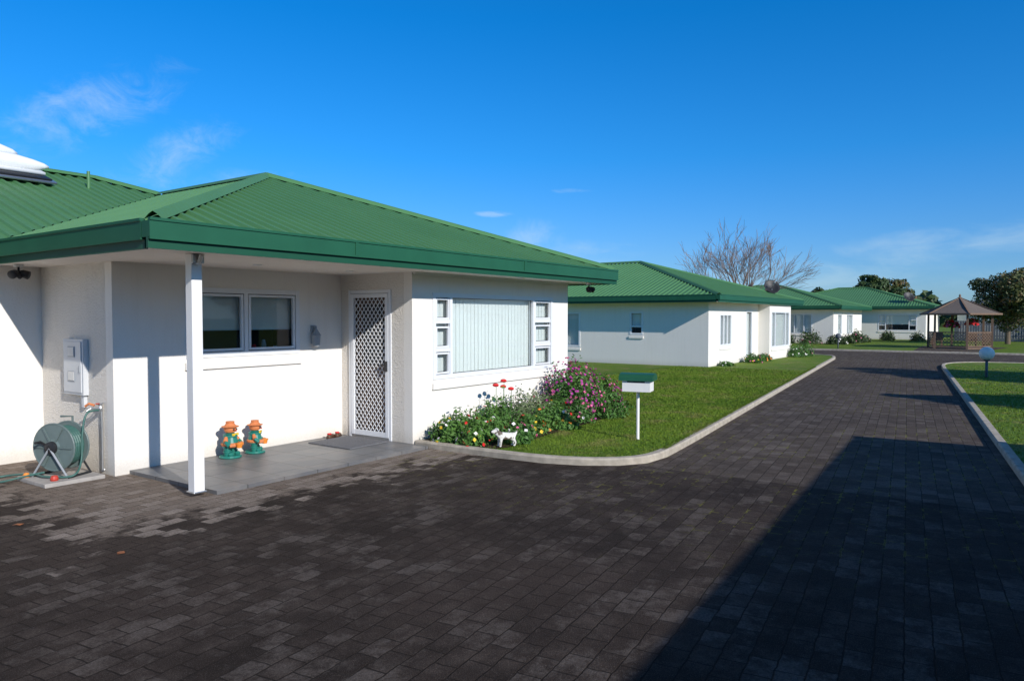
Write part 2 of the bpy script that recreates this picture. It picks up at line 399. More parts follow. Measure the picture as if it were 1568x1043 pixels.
y0,y1,zb,zt=7.20,8.02,.04,2.12
d.box((X-.014,y0-.012,zb),(X+.08,y0+.035,zt+.012),'white'); d.box((X-.014,y1-.035,zb),(X+.08,y1+.012,zt+.012),'white'); d.box((X-.012,y0+.035,zt-.035),(X+.08,y1-.035,zt+.012),'white')
d.box((X-.012,y0+.035,zb+.002),(X+.1,y1-.035,zb+.03),'steel')
a,b,c_,e_=y0+.04,y1-.04,zb+.035,zt-.04
fw=.055
d.box((X-.02,a,c_),(X+.02,a+fw,e_),'white'); d.box((X-.02,b-fw,c_),(X+.02,b,e_),'white')
d.box((X-.018,a+fw,c_),(X+.02,b-fw,c_+.07),'white'); d.box((X-.018,a+fw,e_-fw),(X+.02,b-fw,e_),'white')
A0,A1,Z0,Z1=a+fw,b-fw,c_+.07,e_-fw; st=.098; asp=1.25
for sgn in (1,-1):
    k=-40
    while k<60:
        pts=[]
        for y in (A0,A1):
            z=Z0+asp*(y-A0)*sgn+k*st
            if Z0<=z<=Z1: pts.append((y,z))
        for z in (Z0,Z1):
            y=A0+(z-Z0-k*st)/(asp*sgn)
            if A0<y<A1: pts.append((y,z))
        if len(pts)>=2:
            p,q=pts[0],pts[1]; dx=.004*sgn
            d.beam((X+dx,p[0],p[1]),(X+dx,q[0],q[1]),.007,.010,'white',up=(1,0,0))
        k+=1
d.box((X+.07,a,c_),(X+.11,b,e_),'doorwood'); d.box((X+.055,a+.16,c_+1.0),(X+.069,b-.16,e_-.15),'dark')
d.box((X-.05,a+.012,1.0),(X-.02,a+.045,1.14),'black'); d.beam((X-.045,a+.03,1.09),(X-.045,a+.12,1.09),.015,.02,'black')
d.obj('security_door',H)
r=MB(); o=.04; x0,x1,ya,yb=3.29,11.9,6.1,9.4; zr=ZS+.2
ribface(r,(x0,ya+o,zr),(1,0,0),(0,1,0),0,8.61,lambda e:0,lambda e:min(e,8.61-e),SL,'roof')
ribface(r,(x0+o,ya,zr),(0,1,0),(1,0,0),0,7.605,lambda e:max(0,e-3.3),lambda e:min(e,4.305),SL,'roof')
def hiE(e):
    Y=ya+e
    return min(e,max(4.305,min(Y-9.4,19.6-Y,5.1)) if Y<17 else 19.6-Y)
ribface(r,(x1-o,ya,zr),(0,1,0),(-1,0,0),0,13.5,lambda e:0,hiE,SL,'roof')
def loB(e):
    X=-6.6+e
    return max(0,min(X-3.29,11.9-X))
ribface(r,(-6.6,yb+o,zr),(1,0,0),(0,1,0),0,18.5,loB,lambda e:min(e,18.5-e,5.1),SL,'roof')
ribface(r,(11.9,19.6-o,zr),(-1,0,0),(0,-1,0),0,18.5,lambda e:0,lambda e:min(e,18.5-e,5.1),SL,'roof')
ribface(r,(-6.6+o,yb,zr),(0,1,0),(1,0,0),0,10.2,lambda e:0,lambda e:min(e,10.2-e),SL,'roof')
pz=lambda k: zr+k*SL+.02
P=(7.595,10.405,pz(4.305))
cap(r,(3.36,6.17,pz(.07)),P,'roof',.16);cap(r,(11.83,6.17,pz(.07)),P,'roof',.16);cap(r,P,(7.595,13.705,pz(4.305)),'roof')
cap(r,(7.595,13.705,pz(4.305)),(6.8,14.5,pz(5.1)),'roof'); cap(r,(6.8,14.5,pz(5.1)),(-1.5,14.5,pz(5.1)),'roof')
cap(r,(11.9,19.6,pz(0)),(6.8,14.5,pz(5.1)),'roof');cap(r,(-6.6,9.4,pz(0)),(-1.5,14.5,pz(5.1)),'roof');cap(r,(-6.6,19.6,pz(0)),(-1.5,14.5,pz(5.1)),'roof')
r.tube([(6.25,13.6,3.9),(6.25,13.6,4.32)],.03,'roof',8)
r.obj('roof',H)
g=MB(); i=.14
gutter_run(g,(3.29,6.1),(11.9,6.1),0,-1,ZS); gutter_run(g,(3.29,6.1+i),(3.29,9.4),-1,0,ZS); gutter_run(g,(11.9,6.1+i),(11.9,19.6-i),1,0,ZS)
gutter_run(g,(-6.6,9.4),(3.29,9.4),0,-1,ZS); gutter_run(g,(-6.6,19.6),(11.9,19.6),0,1,ZS); gutter_run(g,(-6.6,9.4+i),(-6.6,19.6-i),-1,0,ZS)
for xj in (5.6,8.9): g.box((xj,6.096-.004,ZS+.07),(xj+.05,6.1,ZS+.214),'gutter')
g.obj('gutters',H)
s=MB(); s.box((3.36,6.17,ZS),(11.83,9.47,ZS+.02),'soffit'); s.box((-6.53,9.47,ZS),(11.83,19.53,ZS+.02),'soffit')
for (x,y) in ((5.2,7.3),(6.6,7.3),(9.3,6.45),(4.4,7.3)):
    s.lathe((x,y,ZS-.012),[(.05,0),(.055,.012)],'plastic',16)
s.box((7.1,6.17,ZS-.006),(7.14,8.19,ZS-.0005),'postw'); s.box((7.27,6.765,ZS-.03),(11.3,6.798,ZS-.001),'postw')
s.obj('soffit',H)
p=MB(); p.box((3.955,6.585,.05),(4.065,6.695,ZS),'postw'); p.box((3.94,6.57,.04),(4.08,6.71,.055),'steel'); p.box((3.95,6.55,ZS-.09),(4.07,6.584,ZS-.002),'steel')
p.tube([(4.01,6.57,ZS-.10),(4.01,6.53,ZS-.06),(4.01,6.50,ZS-.01)],.022,'postw',8)
p.obj('porch_post',H,bevel=.006)
mbx=MB(); o=WX-3.9
mbx.box((3.84+o,8.76,.86),(3.899+o,9.24,1.50),'meter'); mbx.box((3.828+o,8.79,.89),(3.84+o,9.21,1.47),'meter')
for zc in (1.08,1.36):
    mbx.box((3.820+o,8.93,zc-.065),(3.828+o,9.09,zc+.055),'grey'); mbx.box((3.816+o,8.94,zc-.055),(3.82+o,9.08,zc+.045),'stone')
mbx.box((3.815+o,8.80,1.12),(3.828+o,8.82,1.20),'grey'); mbx.box((3.86+o,8.80,.72),(3.899+o,8.86,.86),'meter')
mbx.obj('meter_box',H,bevel=.006)
l=MB(); l.lathe((6.72,8.12,1.33),[(.012,0),(.05,.02),(.06,.16),(.068,.17),(.03,.23),(.012,.26)],'grey',12); l.box((6.69,8.15,1.38),(6.75,8.199,1.52),'grey'); l.tube([(6.72,8.16,1.6),(6.72,8.12,1.62),(6.72,8.12,1.58)],.012,'grey',8); l.box((6.685,8.17,1.54),(6.755,8.199,1.64),'grey')
l.obj('wall_lantern',H)
def flood(x,y,z,nm,par):
    f=MB(); f.lathe((x,y,z-.03),[(.05,0),(.05,.03)],'plastic',14); f.tube([(x,y,z-.03),(x,y,z-.09)],.012,'black',8)
    for sg in (-1,1):
        f.lathe((x+sg*.05,y-.02,z-.11),[(.018,-.06),(.045,-.02),(.05,.05),(.042,.055)],'black',14,(sg*.8,-.6,-.35))
    f.lathe((x,y-.03,z-.14),[(.01,-.03),(.03,-.01),(.03,.02),(.01,.03)],'black',10); f.obj(nm,par,True)
flood(11.45,6.45,ZS,'security_light',H); flood(3.6,9.55,ZS,'security_light_side',H)
sh=MB(); nz=lambda Y: zr+SL*(Y-9.4)
def rp(X,Y,h): return Vector((X,Y,nz(Y)+h))
def slab(X0,X1,Y0,Y1,h0,h1,k):
    vs=[rp(X0,Y0,h0),rp(X1,Y0,h0),rp(X1,Y1,h0),rp(X0,Y1,h0),rp(X0,Y0,h1),rp(X1,Y0,h1),rp(X1,Y1,h1),rp(X0,Y1,h1)]
    sh.add(vs,[(3,2,1,0),(4,5,6,7),(0,1,5,4),(1,2,6,5),(2,3,7,6),(3,0,4,7)],k)
slab(2.6,5.55,13.15,13.9,.05,.09,'steel'); slab(2.65,5.5,13.2,13.9,.095,.12,'black'); slab(2.6,5.5,13.45,14.3,.125,.17,'plastic')
def pill(xa,xb,y,z,rr,k):
    xs=[xa,xa+.04,xa+.12,xa+.25,xa+.6,xb-.9,xb-.5,xb-.25,xb-.08,xb]; rs=[rr*.25,rr*.6,rr*.88,rr,rr,rr,rr*.88,rr*.62,rr*.35,rr*.1]
    sh.tube([(q,y,z) for q in xs],rs,k,18)
pill(2.7,5.62,13.62,nz(13.62)+.24,.15,'plastic'); pill(2.5,5.35,14.15,nz(14.15)+.30,.19,'plastic')
sh.obj('solar_water_heater',H,True)
# ---------------------------------------------------------------- ground surfaces
poly('ground',[(-600,-600),(600,-600),(600,600),(-600,600)],-.006,'grass')
def ky(x): return 3.67+(x-8.57)*.1237
kerbL=[(7.27,6.78),(7.27,5.4),(7.33,4.75),(7.48,4.3),(7.72,3.95),(8.05,3.73),(8.57,ky(8.57)+.02)]+[(x,ky(x)) for x in (10,13,17,22,27,31,33)]+[(34.2,7.0),(34.9,7.5),(35.2,8.3),(35.3,10),(35.3,30)]
kr=lambda x: .03+(x-9.2)*.1248
kerbR=[(x,kr(x)) for x in (-22,-10,0,5,9.2,14,20,26,29.5)]+[(30.8,2.6),(31.8,2.3),(32.5,1.6),(32.8,.6),(32.9,-2),(32.9,-30)]
drive=[(-30,kr(-30)),(-30,8.3),(-6.5,10.2),(4,10.2),(4,8.3),(7.33,8.3)]+kerbL+[(35.3,40),(41,40),(41,-30)]+list(reversed(kerbR[:]))
poly('driveway',drive,.0,'pavers')
def inset_kerb(pts,side,wd=.11,h=.085):
    P=[Vector((a,b,0)) for a,b in pts]; mb=MB(); prof=[(0,-.05),(0,h-.02),(.015,h),(wd-.01,h),(wd,h-.012),(wd,-.05)]
    vs=[];fs=[];n=len(prof); inner=[]
    for i,p in enumerate(P):
        d=(P[min(i+1,len(P)-1)]-P[max(i-1,0)]).normalized(); s=Vector((-d.y,d.x,0))*side
        for a,b in prof: vs.append(p+s*a+Vector((0,0,b)))
        inner.append(p+s*(wd-.01))
    for i in range(len(P)-1):
        for j in range(n-1): fs.append((i*n+j,i*n+j+1,(i+1)*n+j+1,(i+1)*n+j))
    mb.add(vs,fs,'concrete'); return mb,[(q.x,q.y) for q in inner]
def smoothpts(pts,it=2):
    for _ in range(it):
        q=[pts[0]]
        for a,b in zip(pts[:-1],pts[1:]):
            q+= [(a[0]*.75+b[0]*.25,a[1]*.75+b[1]*.25),(a[0]*.25+b[0]*.75,a[1]*.25+b[1]*.75)]
        q.append(pts[-1]); pts=q
    return pts
kl,inL=inset_kerb(smoothpts(kerbL),1); kl.obj('kerb')
k2,inR=inset_kerb(smoothpts(kerbR),-1); k2.obj('kerb')
LAWN_Z=.065
poly('lawn',inL+[(11.2,30),(11.2,6.85),(7.3,6.85)],LAWN_Z,'grass')
poly('lawn',inR+[(-22,-30)],LAWN_Z,'grass')
kf,inF=inset_kerb([(41,40),(41,-30)],1); kf.obj('kerb')
poly('lawn',[(41.1,-30),(41.1,40),(140,40),(140,-30)],LAWN_Z,'grass')
poly('garden_path',[(41.05,2.2),(41.05,4.8),(49,5.2),(49,1.0)],LAWN_Z+.006,'pavers')
pt=MB(); pt.box((WX+.16,6.52,-.02),(7.249,8.199,.04),'tiles'); pt.obj('patio')
bs=[(7.42,6.78),(7.40,5.6),(7.7,5.45),(8.6,5.6),(9.6,5.65),(10.6,5.75),(11.6,5.85),(12.3,6.2),(12.2,6.78)]
poly('garden_bed_soil',smoothpts(bs,1),LAWN_Z+.01,'soil')
lv=MB()
for (x,y) in [(2.70,5.48),(2.57,6.93)]:
    a=random.random()*6; s_=random.uniform(.03,.035)
    q=[(x+math.cos(a+t)*s_*m_,y+math.sin(a+t)*s_*m_,.004+.008*(i%2)) for i,(t,m_) in enumerate(((0,1.5),(1.2,.8),(2.2,.9),(3.1,1.4),(4.1,.9),(5.2,.8)))]
    lv.add(q,[tuple(range(6))],'leafb')
lv.obj('fallen_leaves')
def trimesh(name,V,F,mats,mi=None,parent=None):
    me=bpy.data.meshes.new(name); nv=len(V); nf,k=F.shape
    me.vertices.add(nv); me.vertices.foreach_set('co',V.astype(np.float32).ravel())
    me.loops.add(nf*k); me.loops.foreach_set('vertex_index',F.astype(np.int32).ravel())
    me.polygons.add(nf); me.polygons.foreach_set('loop_start',np.arange(0,nf*k,k,dtype=np.int32))
    for m_ in mats: me.materials.append(M[m_])
    if mi is not None: me.polygons.foreach_set('material_index',mi.astype(np.int32))
    me.update(calc_edges=True); me.validate(); ob=bpy.data.objects.new(name,me); scene.collection.objects.link(ob)
    if parent: ob.parent=parent
    return ob
def grass_blades(name,n,xr,yr,test,hmin=.01,hmax=.032):
    x=rng.uniform(*xr,n); y=rng.uniform(*yr,n); keep=test(x,y); x=x[keep];y=y[keep];n=len(x)
    a=rng.uniform(0,6.283,n); h=rng.uniform(hmin,hmax,n); w_=rng.uniform(.004,.009,n)*(1+(x-7)/12); lx=rng.normal(0,.016,n);ly=rng.normal(0,.016,n)
    z=np.full(n,LAWN_Z-.005); c=np.cos(a)*w_; s_=np.sin(a)*w_
    V=np.stack([np.stack([x-c,y-s_,z],1),np.stack([x+c,y+s_,z],1),np.stack([x+lx,y+ly,z+h],1)],1).reshape(-1,3)
    return trimesh(name,V,np.arange(3*n).reshape(-1,3),['blade'])
dens=lambda x: rng.uniform(0,1,len(x))<np.clip(1.5-(x-8)/14,.12,1)
kyv=lambda x: 3.67+(x-8.57)*.1237
def inL_test(x,y):
    ok=(y>kyv(x)+.12)&(x>7.42)&(np.hypot(np.maximum(0,8.5-x),np.maximum(0,4.85-y))<1.08)
    ok&=~((y>5.7)&(x<12)&(y<6.8)) & ~((y>6.7)&(x<11.35))
    return ok&dens(x)
grass_blades('lawn_grass',260000,(7.4,24),(3.6,10),inL_test)
grass_blades('lawn_grass',80000,(9,30),(-3,3),lambda x,y:(y<kr(x)-.12)&dens(x))
xs=rng.uniform(8.6,26,9000)
n=len(xs); ys=kyv(xs)+rng.uniform(.07,.14,n); a=rng.uniform(0,6.28,n); V=np.stack([np.stack([xs-.006*np.cos(a),ys-.006*np.sin(a),np.full(n,.08)],1),np.stack([xs+.006*np.cos(a),ys+.006*np.sin(a),np.full(n,.08)],1),np.stack([xs+rng.normal(0,.015,n),ys-rng.uniform(0,.05,n),.08+rng.uniform(.01,.035,n)],1)],1).reshape(-1,3)
trimesh('lawn_edge_grass',V,np.arange(3*n).reshape(-1,3),['blade'])
# ---------------------------------------------------------------- plants
def leaves(cx,cy,cz,rx,rz,n,size,fl,nf,fs=.02,name='flowering_plant',leaf='leaf',half=True,parent=None):
    u=rng.normal(size=(n,3)); u/=np.linalg.norm(u,axis=1)[:,None]
    if half: u[:,2]=np.abs(u[:,2])
    lump=1+.22*np.sin(u[:,0]*7+cx*3)*np.cos(u[:,1]*6+cy*5)+rng.normal(0,.08,n)
    rr=rng.uniform(.25,1,n)**.5*lump
    P=np.stack([cx+u[:,0]*rr*rx,cy+u[:,1]*rr*rx,cz+u[:,2]*rr*rz],1)
    d=u+rng.normal(0,.7,(n,3)); d/=np.linalg.norm(d,axis=1)[:,None]
    t=np.cross(d,rng.normal(size=(n,3))); t/=np.linalg.norm(t,axis=1)[:,None]; b=np.cross(d,t)
    s_=rng.uniform(.6,1.3,n)[:,None]*size
    V=np.stack([P-t*s_*1.3,P-b*s_*.5,P+t*s_*1.3,P+b*s_*.5],1).reshape(-1,3)
    F=np.arange(4*n).reshape(-1,4); mats=[leaf]; mi=np.zeros(n)
    if fl:
        u=rng.normal(size=(nf,3)); u/=np.linalg.norm(u,axis=1)[:,None]; u[:,2]=np.abs(u[:,2])
        r2=rng.uniform(.9,1.15,nf)
        P=np.stack([cx+u[:,0]*r2*rx,cy+u[:,1]*r2*rx,cz+u[:,2]*r2*rz],1)
        VV=[]
        for j in range(3):
            dd=u+rng.normal(0,.35,(nf,3)); dd/=np.linalg.norm(dd,axis=1)[:,None]
            t=np.cross(dd,rng.normal(size=(nf,3))); t/=np.linalg.norm(t,axis=1)[:,None]; b=np.cross(dd,t)
            s2=rng.uniform(.7,1.3,nf)[:,None]*fs
            VV.append(np.stack([P-t*s2,P-b*s2,P+t*s2,P+b*s2],1).reshape(-1,3))
        col=rng.integers(0,len(fl),nf)+1
        V=np.concatenate([V]+VV); F=np.arange(len(V)).reshape(-1,4); mats=mats+fl; mi=np.concatenate([mi,col,col,col])
    return trimesh(name,V,F,mats,mi,parent)
Z=LAWN_Z+.01
bed=[(7.6,6.45,.25,.30,['f_yellow','f_white'],26),(7.55,6.0,.22,.22,['f_white','f_yellow','f_red'],18),(7.95,6.5,.30,.36,['f_yellow','f_red'],18),(7.95,6.02,.27,.27,['f_red','f_pink','f_white'],18),
(8.3,6.35,.30,.38,['f_white','f_red'],10),(8.3,5.8,.25,.22,['f_pink','f_white'],16),(8.75,5.9,.28,.28,['f_yellow','f_red'],22),(9.25,5.95,.29,.32,['f_orange','f_red'],14),
(9.75,6.1,.32,.34,['f_red','f_yellow','f_white'],18),(10.15,5.95,.32,.38,['f_pink','f_white'],44),(11.0,5.85,.38,.36,['f_pink'],6),(11.8,6.2,.38,.28,['f_pink'],4),(9.4,5.72,.2,.16,['f_orange'],6),(8.0,5.62,.2,.14,['f_white'],3)]
for (x,y,rx,rz,fl,nf) in bed: leaves(x,y,Z,rx,rz,1300,.025,fl,nf,.025,'flowering_plant')
leaves(8.75,6.45,Z,.30,.50,1200,.026,['f_red'],3,.03,'rose_bush')
rb=MB()
for (x,y,h) in ((8.62,6.42,.74),(8.72,6.35,.80),(8.85,6.45,.70),(8.98,6.4,.66)):
    rb.tube([(x,y,Z),(x+.01,y,h*.5),(x,y-.01,h)],[.006,.005,.004],'leaf',5)
    for j in range(4): 
        a=j*1.6; rb.lathe((x+.012*math.cos(a),y+.012*math.sin(a),h),[(.006,-.012),(.03,.005),(.034,.022),(.02,.035)],'f_red',8,(.4*math.cos(a),.4*math.sin(a),1))
rb.obj('rose_bush')
leaves(9.3,6.4,Z,.38,.54,1900,.02,['f_pink','f_white'],16,.017,'silver_shrub','leafg')
leaves(9.85,6.5,Z,.36,.48,1500,.022,['f_white'],5,.018,'silver_shrub','leafg')
leaves(10.6,6.3,Z,.52,.88,4600,.026,['f_purple','f_purple','f_purple','f_pink'],360,.022,'purple_daisy_bush')
leaves(11.35,6.3,Z,.52,.68,3600,.026,['f_purple','f_purple','f_pink'],190,.021,'purple_daisy_bush')
for (x,y,rx,rz,fl,nf) in ((27.4,8.45,.35,.32,['f_pink','f_yellow'],20),(28.6,8.4,.3,.28,['f_orange'],10),(32.4,8.2,.5,.5,['f_white'],20),(33.2,8.0,.4,.7,['f_pink'],20),(24.9,8.6,.25,.15,['f_white'],6)):
    leaves(x,y,LAWN_Z,rx,rz,900,.035,fl,nf,.03,'garden_shrub')
for (x,y,rx,rz) in ((48.6,11.4,.7,.9),(48.5,12.9,.6,.8),(48.9,9.9,.6,.6),(50.5,9.5,.5,.55),(52.5,9.4,.5,.8),(54,9.3,.5,.5),(59,11,.6,.7),(59,8.5,.5,.7),(59.2,6.6,.5,.6),(48.5,15,.8,1.1)):
    leaves(x,y,LAWN_Z,rx,rz,900,.06,['f_white','f_pink'],8,.05,'garden_shrub','leafd')
# ---------------------------------------------------------------- letterbox
L=empty('letterbox'); b_=MB()
cx,cy=9.21,4.41
b_.tube([(cx,cy,.04),(cx,cy,.74)],.022,'postw',12)
def bx(a,b2,k): b_.box((cx+a[0],cy+a[1],a[2]),(cx+b2[0],cy+b2[1],b2[2]),k)
bx((-.14,-.19,.735),(.14,.19,.90),'postw'); bx((-.143,-.12,.862),(-.14,.12,.88),'black')
n=10; vs=[];fs=[]
for i in range(n+1):
    t=math.pi*i/n; xx=-math.cos(t)*.17; zz=.885+math.sin(t)**.7*.10
    vs+=[(cx+xx,cy-.235,zz),(cx+xx,cy+.235,zz)]
for i in range(n): fs.append((2*i,2*i+2,2*i+3,2*i+1))
fs.append(tuple(2*i for i in range(n+1))); fs.append(tuple(2*i+1 for i in reversed(range(n+1)))); fs.append((0,1,2*n+1,2*n))
b_.add(vs,fs,'gutter'); ob=b_.obj('box_and_post',L)
ob.data.transform(Matrix.Translation((cx,cy,0))@Matrix.Rotation(R(14),4,'Z')@Matrix.Translation((-cx,-cy,0)))
# ---------------------------------------------------------------- hose reel
Hs=empty('hose_reel'); h=MB(); c=Vector((3.60,8.55,.36)); ax=Vector((-1,-.45,0)).normalized(); px=Vector((ax.y,-ax.x,0))
def ring(off,rr,tr,k,n=32):
    h.tube([c+ax*off+(px*math.cos(2*math.pi*i/n)+Vector((0,0,1))*math.sin(2*math.pi*i/n))*rr for i in range(n)],tr,k,8,True)
for off in (-.10,.10):
    h.lathe(c+ax*off,[(.245,-.008),(.255,0),(.245,.008),(.09,.014),(.06,.03)] if off>0 else [(.25,-.008),(.25,.008)],'reel',36,ax)
    ring(off,.25,.012,'reel')
for off in (-.075,-.045,-.015,.015,.045,.075): ring(off,.20,.016,'hose')
h.lathe(c,[(.15,-.1),(.15,.1)],'reel',24,ax)
h.lathe(c+ax*.11,[(.07,0),(.065,.05),(.03,.06)],'black',18,ax)
for i in range(6):
    a=i*math.pi/3; h.beam(c+ax*.122,c+ax*.118+(px*math.cos(a)+Vector((0,0,1))*math.sin(a))*.235,.02,.012,'reel',up=ax)
h.beam(c+ax*.15,c+ax*.15+px*.12+Vector((0,0,.06)),.018,.018,'black'); h.tube([c+ax*.15+px*.12+Vector((0,0,.06)),c+ax*.22+px*.12+Vector((0,0,.06))],.014,'black')
for sg in (-1,1):
    for off in (-.16,.16):
        h.tube([c+ax*off,Vector((c.x,c.y,.05))+ax*off+px*sg*.22],.011,'grey' if off>0 else 'black')
    h.tube([Vector((c.x,c.y,.055))+px*sg*.22-ax*.16,Vector((c.x,c.y,.055))+px*sg*.22+ax*.16],.014,'black')
h.tube([c-ax*.16,c-ax*.16+Vector((0,0,.30)),c+Vector((0,0,.32))],.012,'reel')
h.obj('reel',Hs)
hh=MB(); o=WX-3.9
pts=[Vector((3.86+o,8.42,.72)),Vector((3.80,8.40,.70)),Vector((3.74,8.38,.5)),Vector((3.70,8.33,.2)),Vector((3.58,8.25,.075)),Vector((3.40,8.45,.07)),Vector((3.38,8.75,.065)),Vector((3.25,9.05,.03)),Vector((3.05,9.0,.022)),Vector((3.1,8.8,.022)),Vector((3.3,8.7,.06)),Vector((3.45,8.6,.09))]
def cat(P,n=8):
    out=[]
    for i in range(len(P)-1):
        p0,p1,p2,p3=P[max(i-1,0)],P[i],P[i+1],P[min(i+2,len(P)-1)]
        for j in range(n):
            t=j/n; out.append(.5*((2*p1)+(p2-p0)*t+(2*p0-5*p1+4*p2-p3)*t*t+(3*p1-p0-3*p2+p3)*t**3))
    return out+[P[-1]]
hh.tube(cat(pts),.011,'hose',8); hh.obj('hose',Hs,True)
tp=MB(); tp.tube([(3.895+o,8.42,.05),(3.875+o,8.42,.05),(3.875+o,8.42,.74)],.012,'steel'); tp.lathe((3.86+o,8.42,.74),[(.02,-.03),(.025,0),(.018,.03),(.03,.05),(.03,.06)],'steel',12); tp.tube([(3.86+o,8.42,.74),(3.85,8.42,.75),(3.80,8.42,.72)],.013,'steel')
tp.tube([(3.86+o,8.42,.79),(3.88,8.36,.80)],.008,'red'); tp.tube([(3.88,8.40,.78),(3.84,8.44,.80),(3.82,8.48,.77)],.014,'terra'); tp.obj('garden_tap',Hs)
sl=MB(); sl.box((3.28,8.18,0),(3.88,8.85,.045),'concrete2'); sl.obj('paving_slab',Hs,bevel=.008)
rd=MB(); rd.lathe((3.42,8.30,.045),[(.035,0),(.04,.02),(.03,.05),(.012,.055)],'red',14); rd.lathe((3.32,8.72,.045),[(.03,0),(.035,.02),(.02,.045)],'f_orange',14); rd.obj('hose_fittings',Hs)
# ---------------------------------------------------------------- flower-pot people
def pot(mb,c,r0,r1,hh_,k,ax=(0,0,1)):
    mb.lathe(c,[(r0,0),(r1*.96,hh_*.78),(r1*1.1,hh_*.78),(r1*1.1,hh_),(r1*.9,hh_)],k,18,ax)
def potman(x,y,ang,s=1.0,name='flower_pot_figurine'):
    m=MB(); ca,sa=math.cos(ang),math.sin(ang)
    def P(a,b,z): return (x+(a*ca-b*sa)*s,y+(a*sa+b*ca)*s,.04+z*s)
    m.lathe(P(0,0,0),[(.12*s,0),(.13*s,.012*s),(.12*s,.03*s)],'teal',20)
    for sg in (-1,1):
        for j in range(2): pot(m,P(sg*.055,0,.03+j*.055),.036*s,.046*s,.058*s,'teal')
        m.lathe(P(sg*.06,-.05,.03),[(.03*s,0),(.036*s,.02*s),(.02*s,.04*s)],'teal',12)
    pot(m,P(0,0,.145),.10*s,.075*s,.13*s,'teal')
    m.lathe(P(0,0,.145),[(.102*s,0),(.106*s,.02*s),(.1*s,.035*s)],'terra',18)
    m.lathe(P(0,0,.272),[(.05*s,0),(.06*s,.01*s),(.04*s,.02*s)],'teal',16)
    m.lathe(P(0,0,.285),[(.03*s,0),(.062*s,.02*s),(.072*s,.05*s),(.066*s,.085*s),(.04*s,.10*s)],'terra',18)
    pot(m,P(0,0,.355),.08*s,.045*s,.07*s,'terra'); m.lathe(P(0,0,.36),[(.095*s,0),(.1*s,.008*s),(.06*s,.02*s)],'terra',20)
    for sg in (-1,1):
        m.lathe(P(sg*.025,-.068,.335),[(.008*s,-.01),(.012*s,0),(.008*s,.01)],'black',8)
        pts=[P(sg*.075,0,.245),P(sg*.115,-.02,.20),P(sg*.11,-.07,.155),P(sg*.06,-.11,.16)]
        for qi,(a,b) in enumerate(zip(pts[:-1],pts[1:])):
            d=Vector(b)-Vector(a); m.lathe(a,[(.02*s,0),(.027*s,d.length*.9),(.023*s,d.length)],'teal' if qi==1 else 'terra',12,d)
    m.lathe(P(0,-.078,.32),[(.008*s,-.008),(.013*s,0),(.008*s,.008)],'red',8)
    pot(m,P(0,-.12,.12),.03*s,.042*s,.06*s,'f_orange')
    m.beam(P(-.05,-.07,.275),P(.05,-.07,.275),.02*s,.025*s,'f_yellow')
    m.obj(name)
potman(5.25,7.95,.35,1.04); potman(5.62,7.98,.75,.97)
mt=MB(); mt.box((6.45,7.15,.041),(7.15,7.98,.056),'mat'); mt.obj('door_mat',bevel=.005)
for (x,y,a) in ((6.93,8.07,.5),(7.08,8.10,.7)):
    m=MB(); ca,sa=math.cos(a),math.sin(a)
    secs=[(-.12,.028,.05),(-.09,.036,.07),(-.03,.034,.075),(.03,.042,.055),(.09,.044,.045),(.13,.03,.03)]
    vs=[];fs=[]
    for (t,wd,hh2) in secs:
        for (q,zz) in ((-1,0),(1,0),(.8,.7),(0,1),(-.8,.7)): vs.append((x+t*ca-q*wd*sa,y+t*sa+q*wd*ca,.043+zz*hh2))
    for i2 in range(5):
        for j in range(5): fs.append((i2*5+j,i2*5+(j+1)%5,(i2+1)*5+(j+1)%5,(i2+1)*5+j))
    fs+= [(4,3,2,1,0),(25,26,27,28,29)]
    m.add(vs,fs,'doorwood'); m.lathe((x-.07*ca,y-.07*sa,.1),[(.03,0),(.033,.015),(.025,.018)],'f_red',12); m.obj('garden_shoe',smooth=True)
